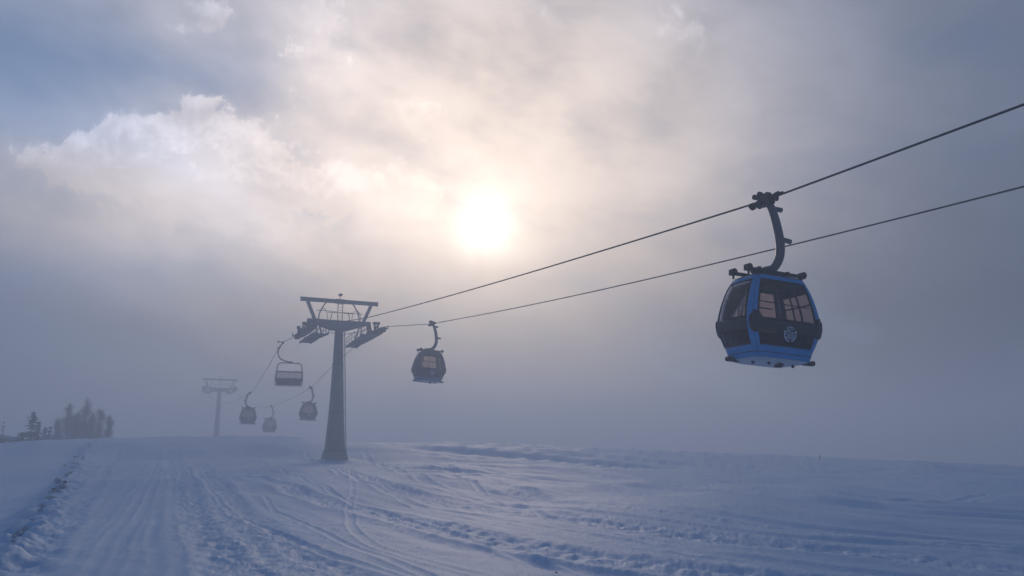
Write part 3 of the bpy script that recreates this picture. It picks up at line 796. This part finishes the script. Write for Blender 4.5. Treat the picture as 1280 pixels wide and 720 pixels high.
def bare_tree(x, y, z, h, w, label, seed, group, n=2300):
    rnd = random.Random(seed); t = empty('bare_tree', (x, y, z)); tag(t, label, 'tree', group)
    m = MB(); tips = []
    m.tube([(0, 0, -.5), (.05 * w, 0, h * .3), (-.03 * w, 0, h * .65), (0, 0, h * .95)], [.16, .11, .06, .02], 7)
    for i in range(40):
        v = rnd.uniform(.04, .95); a = rnd.random() * 6.283; L = w * (1.5 - v * 1.35) * rnd.uniform(.35, 1.1)
        p = Vector((0, 0, h * v)); pts = [p]
        d = Vector((math.cos(a) * .6, math.sin(a) * .6, 1.15)).normalized()
        for k in range(4):
            p = p + d * L / 4; d = (d + Vector((rnd.gauss(0, .12), rnd.gauss(0, .12), .10))).normalized(); pts.append(p.copy()); tips.append((p.copy(), d.copy(), L))
        m.tube(pts, [.05, .04, .03, .02, .012], 5)
    m.build('trunk', M['bark'], t)
    m = MB()
    for i in range(n):
        p, d, L = rnd.choice(tips); p = p + Vector([rnd.gauss(0, .10) * w for _ in range(3)])
        if p.z > h * (1.0 - .46 * math.hypot(p.x, p.y) / w) - rnd.random() * .25 * h * rnd.random(): continue
        e = (d + Vector([rnd.gauss(0, .6) for _ in range(3)])).normalized() * rnd.uniform(.3, .9)
        s = e.cross(Vector((rnd.gauss(0, 1), rnd.gauss(0, 1), rnd.gauss(0, 1)))).normalized() * .012
        m.add([p - s, p + s, p + e + s * .3 + Vector((0, 0, .0)), p + e * .5 - s * 1.2], [(0, 1, 2), (0, 2, 3)])
    m.build('crown', M['twig'], t); return t
GT = 'trees on the left end of the crest'
def conif(px, top, dist, w_px, label, seed, tiers=15):
    x, y, z = place(px, dist); k = dist / F
    r = ray(px, top); ztop = EYE.z + r.z * dist / r.y
    needle_tree(x, y, z - .1, ztop - z + .1, w_px * k / 2, label, seed, GT, tiers)
conif(38, 513, 80, 30, 'dark tapered young conifer, tallest and darkest of the small trees on the left crest', 1, 16)
conif(46, 527, 81, 12, 'slim short conifer touching the right side of the dark tapered one', 2, 12)
conif(55, 533, 84, 9, 'short spiky conifer seedling just right of the slim short one', 3, 9)
conif(61, 534, 85, 9, 'short spiky conifer seedling nearest the bare brown trees', 4, 9)
conif(27, 540, 79, 16, 'low squat conifer at the left foot of the dark tapered one', 5, 7)
conif(2, 524, 118, 16, 'foggy conifer cut by the left edge of the photo', 6, 14)
def bare(px, top, dist, wpx, label, seed):
    x, y, z = place(px, dist); k = dist / F; r = ray(px, top); ztop = EYE.z + r.z * dist / r.y
    bare_tree(x, y, z - .1, ztop - z, wpx * k / 2, label, seed, GT)
bare(82, 501, 99, 32, 'leftmost of the tall bare brown trees fading into fog', 11)
bare(104, 494, 100, 36, 'tallest bare brown tree, second of the foggy clump', 12)
bare(122, 508, 101, 28, 'lower bare brown tree right of the tallest in the foggy clump', 13)
bare(134, 520, 99, 20, 'shortest bare brown tree at the right end of the foggy clump', 14)
bare(70, 522, 99, 22, 'lowest bare brown tree at the left end of the foggy clump', 16)
bare(113, 514, 100, 26, 'bare brown tree leaning into the gap right of the tallest one', 17)
bare(93, 514, 98, 36, 'low bare brown tree in the gap between the two tallest', 15)
def shrub(px, dist, hgt, w, label, seed):
    x, y, z = place(px, dist); rnd = random.Random(seed); t = empty('snowy_shrub', (x, y, z)); tag(t, label, 'shrub', 'frosted shrubs at the left edge')
    m = MB(); sn = MB()
    for i in range(150):
        a = rnd.random() * 6.283; rr = w * rnd.random() ** .5; tip = Vector((math.cos(a) * rr, math.sin(a) * rr, hgt * rnd.uniform(.4, 1) * (1 - .5 * (rr / w) ** 2)))
        b = tip * .2; b.z = -.05; m.tube([b, (b + tip) / 2 + Vector((0, 0, .08)), tip], [.018, .012, .006], 4, False)
        if rnd.random() < .5: c = tip; s = rnd.uniform(.05, .1); sn.tube([c - Vector((s, 0, 0)), c + Vector((0, 0, s * .4)), c + Vector((s, 0, 0))], [.01, s * .6, .01], 6)
    m.build('branches', M['needles'], t); sn.build('snow_cap', M['clod'], t, True)
shrub(3, 78, .95, .75, 'frosted low shrub cut by the left edge of the photo', 21)
shrub(13, 80, .75, .6, 'frosted low shrub second from the left edge', 22)
shrub(21, 79, .55, .4, 'smallest frosted shrub nearest the dark tapered conifer', 23)
shrub(50, 82, .45, .4, 'frosted shrub between the slim conifer and the seedlings', 24)
# snow clods along the ledge
proto = []
rnd = random.Random(5)
for k in range(4):
    m = MB(); loops = []
    for j in range(5):
        v = j / 4; rr = math.sin(math.pi * (.12 + .8 * v)); loops.append([(math.cos(a) * rr * (1 + .25 * rnd.gauss(0, 1)) * .5, math.sin(a) * rr * (1 + .25 * rnd.gauss(0, 1)) * .5, (v - .4) * .7 + .06 * rnd.gauss(0, 1)) for a in [6.283 * i / 8 for i in range(8)]])
    m.loft(loops); proto.append((m.v, m.f))
me_s = []; 
for vs, fs in proto:
    for nm in ('clod', 'darklump'):
        me = bpy.data.meshes.new('snow_lump'); me.from_pydata(vs, [], fs); me.materials.append(M[nm]); me_s.append(me)
def lump(px, py, size, dark, label, group, k):
    x, y = ground_hit(px, py); z = H(x, y); me = me_s[(k % 4) * 2 + (1 if dark else 0)]
    o = bpy.data.objects.new('dark_lump' if dark else 'snow_lump', me); COL.objects.link(o)
    o.location = (x, y, z + size * .12); o.scale = (size * rnd.uniform(.8, 1.5), size * rnd.uniform(.7, 1.1), size * rnd.uniform(.6, .9)); o.rotation_euler = (0, 0, rnd.random() * 6)
    tag(o, label, 'lump', group)
for k, (px, py) in enumerate([(79,598),(77,604),(75,607),(66,613),(68,615),(67,628),(49,645),(54,641),(82,577),(96,580),(97,570)]):
    lump(px + rnd.gauss(0, 2.5), py, rnd.uniform(.10, .24) if py < 625 else .12, True, 'dark lump lying on the broken snow ledge on the left', 'dark lumps along the snow ledge', k)
L = [(LIP[i], LIP[i + 1]) for i in range(len(LIP) - 2)]
for k in range(44):
    (a, b) = L[k % len(L)]; u = rnd.random(); px = a[0] + (b[0] - a[0]) * u + rnd.gauss(0, 3); py = a[1] + (b[1] - a[1]) * u
    lump(px, py, rnd.uniform(.12, .34) * (1 if py < 630 else .6), False, 'pale lump of broken snow lying along the ledge on the left', 'snow lumps along the ledge', k)
lump(695, 705, .05, True, 'tiny dark clod on the snow at the bottom, right of the middle', None, 1)
lump(816, 627, .09, True, 'tiny dark clod on the snow between the track bands right of the middle', None, 2)
x, y = ground_hit(1025, 577.5); z = H(x, y); m = MB(); m.tube([(0, 0, -.3), (0, 0, .62), (.03, 0, .72)], [.035, .035, .03], 8); m.box((.0, 0, .5), (.10, .05, .14))
o = m.build('marker_pole', M['pole']); o.location = (x, y, z); tag(o, 'tiny dark marker pole standing alone on the right part of the crest', 'marker pole')

# ------------------------------------------------------------------ haze
top = max(float(np.max(ZL[SL > -150])), float(np.max(ZR)), pt_top.z + 4.2) + .8
bot = float(zmin) - 1.0
m = MB(); m.box((0, 0, (top + bot) / 2), (6400, 6400, top - bot)); hz = m.build('haze', M['white'])
tag(hz, kind='stuff')
hm = bpy.data.materials.new('haze'); hm.use_nodes = True; nt = hm.node_tree
nt.nodes.remove(nt.nodes['Principled BSDF']); pv = nt.nodes.new('ShaderNodeVolumePrincipled')
pv.inputs['Color'].default_value = (.68, .80, .97, 1); pv.inputs['Density'].default_value = .0092; pv.inputs['Anisotropy'].default_value = .42
nt.links.new(pv.outputs[0], nt.nodes['Material Output'].inputs['Volume']); hz.data.materials.clear(); hz.data.materials.append(hm)
print('haze top', top, bot)

# ------------------------------------------------------------------ sky + sun
SAZ, SEL = azel(605, 282)
sun = bpy.data.lights.new('sun', 'SUN'); sun.energy = .80; sun.angle = R(11); sun.color = (1, .80, .64)
so = bpy.data.objects.new('sun', sun); COL.objects.link(so)
sd = Vector((math.sin(R(SAZ)) * math.cos(R(SEL)), math.cos(R(SAZ)) * math.cos(R(SEL)), math.sin(R(SEL))))
so.rotation_euler = sd.to_track_quat('Z', 'Y').to_euler()
W = bpy.data.worlds.new('World'); scene.world = W; W.use_nodes = True; nt = W.node_tree
for n in list(nt.nodes): nt.nodes.remove(n)
N = nt.nodes; Lk = nt.links
class E:     # tiny expression graph
    def __init__(s, sock): s.s = sock
    def _b(a, op, b=None, c=None, clamp=False):
        n = N.new('ShaderNodeMath'); n.operation = op; n.use_clamp = clamp
        for i, v in enumerate((a, b, c)):
            if v is None: continue
            if isinstance(v, E): Lk.new(v.s, n.inputs[i])
            else: n.inputs[i].default_value = v
        return E(n.outputs[0])
    def __add__(a, b): return E._b(a, 'ADD', b)
    __radd__ = __add__
    def __sub__(a, b): return E._b(a, 'SUBTRACT', b)
    def __rsub__(a, b): return E._b(b, 'SUBTRACT', a)
    def __mul__(a, b): return E._b(a, 'MULTIPLY', b)
    __rmul__ = __mul__
    def __truediv__(a, b): return E._b(a, 'DIVIDE', b)
    def __pow__(a, b): return E._b(a, 'POWER', b)
def ex(a): return E._b(math.e, 'POWER', a)
def mx(a, b): return E._b(a, 'MAXIMUM', b)
def mn(a, b): return E._b(a, 'MINIMUM', b)
def ss(v, lo, hi):
    n = N.new('ShaderNodeMapRange'); n.interpolation_type = 'SMOOTHSTEP'; Lk.new(v.s, n.inputs['Value'])
    n.inputs['From Min'].default_value = lo; n.inputs['From Max'].default_value = hi; return E(n.outputs['Result'])
def mixc(f, a, b):
    n = N.new('ShaderNodeMix'); n.data_type = 'RGBA'; n.clamp_factor = True
    if isinstance(f, E): Lk.new(f.s, n.inputs['Factor'])
    else: n.inputs['Factor'].default_value = f
    for k, v in (('A', a), ('B', b)):
        if isinstance(v, tuple): n.inputs[k].default_value = (*v, 1)
        else: Lk.new(v, n.inputs[k])
    return n.outputs['Result']
def scalec(col, f):
    n = N.new('ShaderNodeVectorMath'); n.operation = 'SCALE'
    if isinstance(col, tuple): n.inputs[0].default_value = col
    else: Lk.new(col, n.inputs[0])
    Lk.new(f.s, n.inputs['Scale']); return n.outputs[0]
def addc(a, b):
    n = N.new('ShaderNodeVectorMath'); n.operation = 'ADD'
    for i, v in enumerate((a, b)): Lk.new(v, n.inputs[i])
    return n.outputs[0]
tc = N.new('ShaderNodeTexCoord'); sep = N.new('ShaderNodeSeparateXYZ'); Lk.new(tc.outputs['Generated'], sep.inputs[0])
X, Y, Z = [E(o) for o in sep.outputs]
az = E._b(X, 'ARCTAN2', Y) * (180 / math.pi); el = E._b(mn(mx(Z, -1.), 1.), 'ARCSINE') * (180 / math.pi)
dp = N.new('ShaderNodeVectorMath'); dp.operation = 'DOT_PRODUCT'; Lk.new(tc.outputs['Generated'], dp.inputs[0]); dp.inputs[1].default_value = sd
ang = E._b(mn(mx(E(dp.outputs['Value']), -1.), 1.), 'ARCCOSINE') * (180 / math.pi)
def noise(a, e, scale, detail=6, rough=.55, dist=0., zoff=0.):
    c = N.new('ShaderNodeCombineXYZ'); Lk.new(a.s, c.inputs[0]); Lk.new(e.s, c.inputs[1]); c.inputs[2].default_value = zoff
    n = N.new('ShaderNodeTexNoise'); n.inputs['Scale'].default_value = scale; n.inputs['Detail'].default_value = detail
    n.inputs['Roughness'].default_value = rough; n.inputs['Distortion'].default_value = dist; Lk.new(c.outputs[0], n.inputs['Vector'])
    return E(n.outputs['Fac'])
def blob(px, py, rx, ry, a=az, e=el):
    A, B = azel(px, py); k = 960 * math.pi / 180
    u = (a - A) / (rx / k); v = (e - B) / (ry / k); return ex((u * u + v * v) * -1.0)
# broad warp
w1 = noise(az, el, .09, 4, .5, 0, 3.); w2 = noise(az, el, .09, 4, .5, 0, 9.)
wa = az + (w1 - .5) * 3; we = el + (w2 - .5) * 2.4
def cum(a, e):      # cumulus field with fine structure
    nf = noise(a, e, .42, 10, .62, .18, 1.7)
    f = blob(245, 185, 75, 58, a, e) * 1.0 + blob(315, 205, 60, 55, a, e) * .75 + blob(120, 190, 75, 32, a, e) * .75 + blob(200, 250, 200, 50, a, e) * .6 + blob(265, 12, 42, 24, a, e) * .75 + blob(225, 30, 28, 12, a, e) * .5
    f = f + blob(852, 42, 40, 32, a, e) * 1.0 + blob(515, 240, 52, 42, a, e) * .9 + blob(430, 238, 45, 30, a, e) * .7 + blob(520, 140, 55, 26, a, e) * .66
    f = f + blob(400, 40, 55, 70, a, e) * .74 + blob(680, 15, 60, 22, a, e) * .5 + blob(345, 235, 130, 40, a, e) * .4
    return f + (nf - .5) * 2.0
c0 = cum(wa, we); cu = cum(wa + .25, we + .9)
alpha = ss(c0, .38, .68)
edge = ss(c0 - cu, -.05, .75)
# layered haze-cloud brightness
nl = noise(az * .6, el + az * .12, .10, 6, .55, .1, 5.2); nl2 = noise(az * .55, el + az * .15, .22, 7, .52, .12, 8.1)
glow = ex(ang * ang * (-1 / (17. * 17.))); glow2 = ex(ang * ang * (-1 / (32. * 32.)))
angn = ang * (.74 + noise(az, el, .5, 5, .55, .1, 31.) * .52); core = ex((angn / 1.5) ** 1.35 * -1.0); halo = ex((ang / 7.5) ** 1.35 * -1.0)
right = ss(az, 4, 34)
B_ = (.10 + glow2 * .315 + glow * .06) * (1.0 + ss(el, 7, 22) * 1.05) * (1.0 - ss(el, 34, 60) * .62) * (1.0 + blob(170, 270, 300, 100) * .80) * (1.0 + blob(440, 60, 150, 70) * .12)
B_ = B_ * (.72 + nl * .50 + (nl2 - .5) * .68) * (1.0 - right * .42)
hue = mixc(mx(glow2 * 1.15, blob(170, 262, 330, 110) * .95), (.48, .77, 1.34), (1.09, .975, .94))
hue = mixc(glow, hue, (1.17, .975, .86))
veil = scalec(hue, B_)
cumc = scalec(hue, B_ * (1.04 + edge * .42 * (1.0 - glow * .75)) + edge * .025 + .012)
veil = mixc(alpha * .85, veil, cumc)
# sun seen through thin cloud
sunN = .75 + (noise(az, el, .35, 6, .6, .1, 12.)) * .5
sc = addc(scalec((1.0, .93, .80), core * 1.7), scalec((1.0, .82, .60), halo * sunN * .60))
veil = addc(veil, sc)
# coverage: blue shows through gaps up left and high overhead
gap = blob(10, 105, 170, 62, wa, we) * 1.0 + blob(170, 75, 170, 42, wa, we) * .6 + blob(300, 75, 60, 40, wa, we) * .35 + ss(el, 34, 60) * 1.35 + ss(E._b(az, 'ABSOLUTE'), 55, 110) * .75
cov = mx(mn(1.0 - gap * .58 + (nl2 - .5) * .8, 1.0), .0); cov = mx(cov, alpha)
skt = N.new('ShaderNodeTexSky'); skt.sky_type = 'NISHITA'; skt.sun_disc = False; skt.sun_elevation = R(SEL); skt.sun_rotation = R(SAZ)
skt.air_density = 1.0; skt.dust_density = .6; skt.ozone_density = 3.0; skt.altitude = 1500
bgA = N.new('ShaderNodeBackground'); bgA.inputs['Strength'].default_value = .10; Lk.new(skt.outputs[0], bgA.inputs['Color'])
bgB = N.new('ShaderNodeBackground'); Lk.new(veil, bgB.inputs['Color']); bgB.inputs['Strength'].default_value = 1.0
ms = N.new('ShaderNodeMixShader'); Lk.new(cov.s, ms.inputs[0]); Lk.new(bgA.outputs[0], ms.inputs[1]); Lk.new(bgB.outputs[0], ms.inputs[2])
out = N.new('ShaderNodeOutputWorld'); Lk.new(ms.outputs[0], out.inputs['Surface'])
W.cycles.sampling_method = 'MANUAL'; W.cycles.sample_map_resolution = 1024

scene.view_settings.view_transform = 'Standard'; scene.view_settings.look = 'None'; scene.view_settings.exposure = 0; scene.view_settings.gamma = 1
scene.cycles.volume_bounces = 1; scene.cycles.max_bounces = 8; scene.cycles.transparent_max_bounces = 24
scene.cycles.use_denoising = True
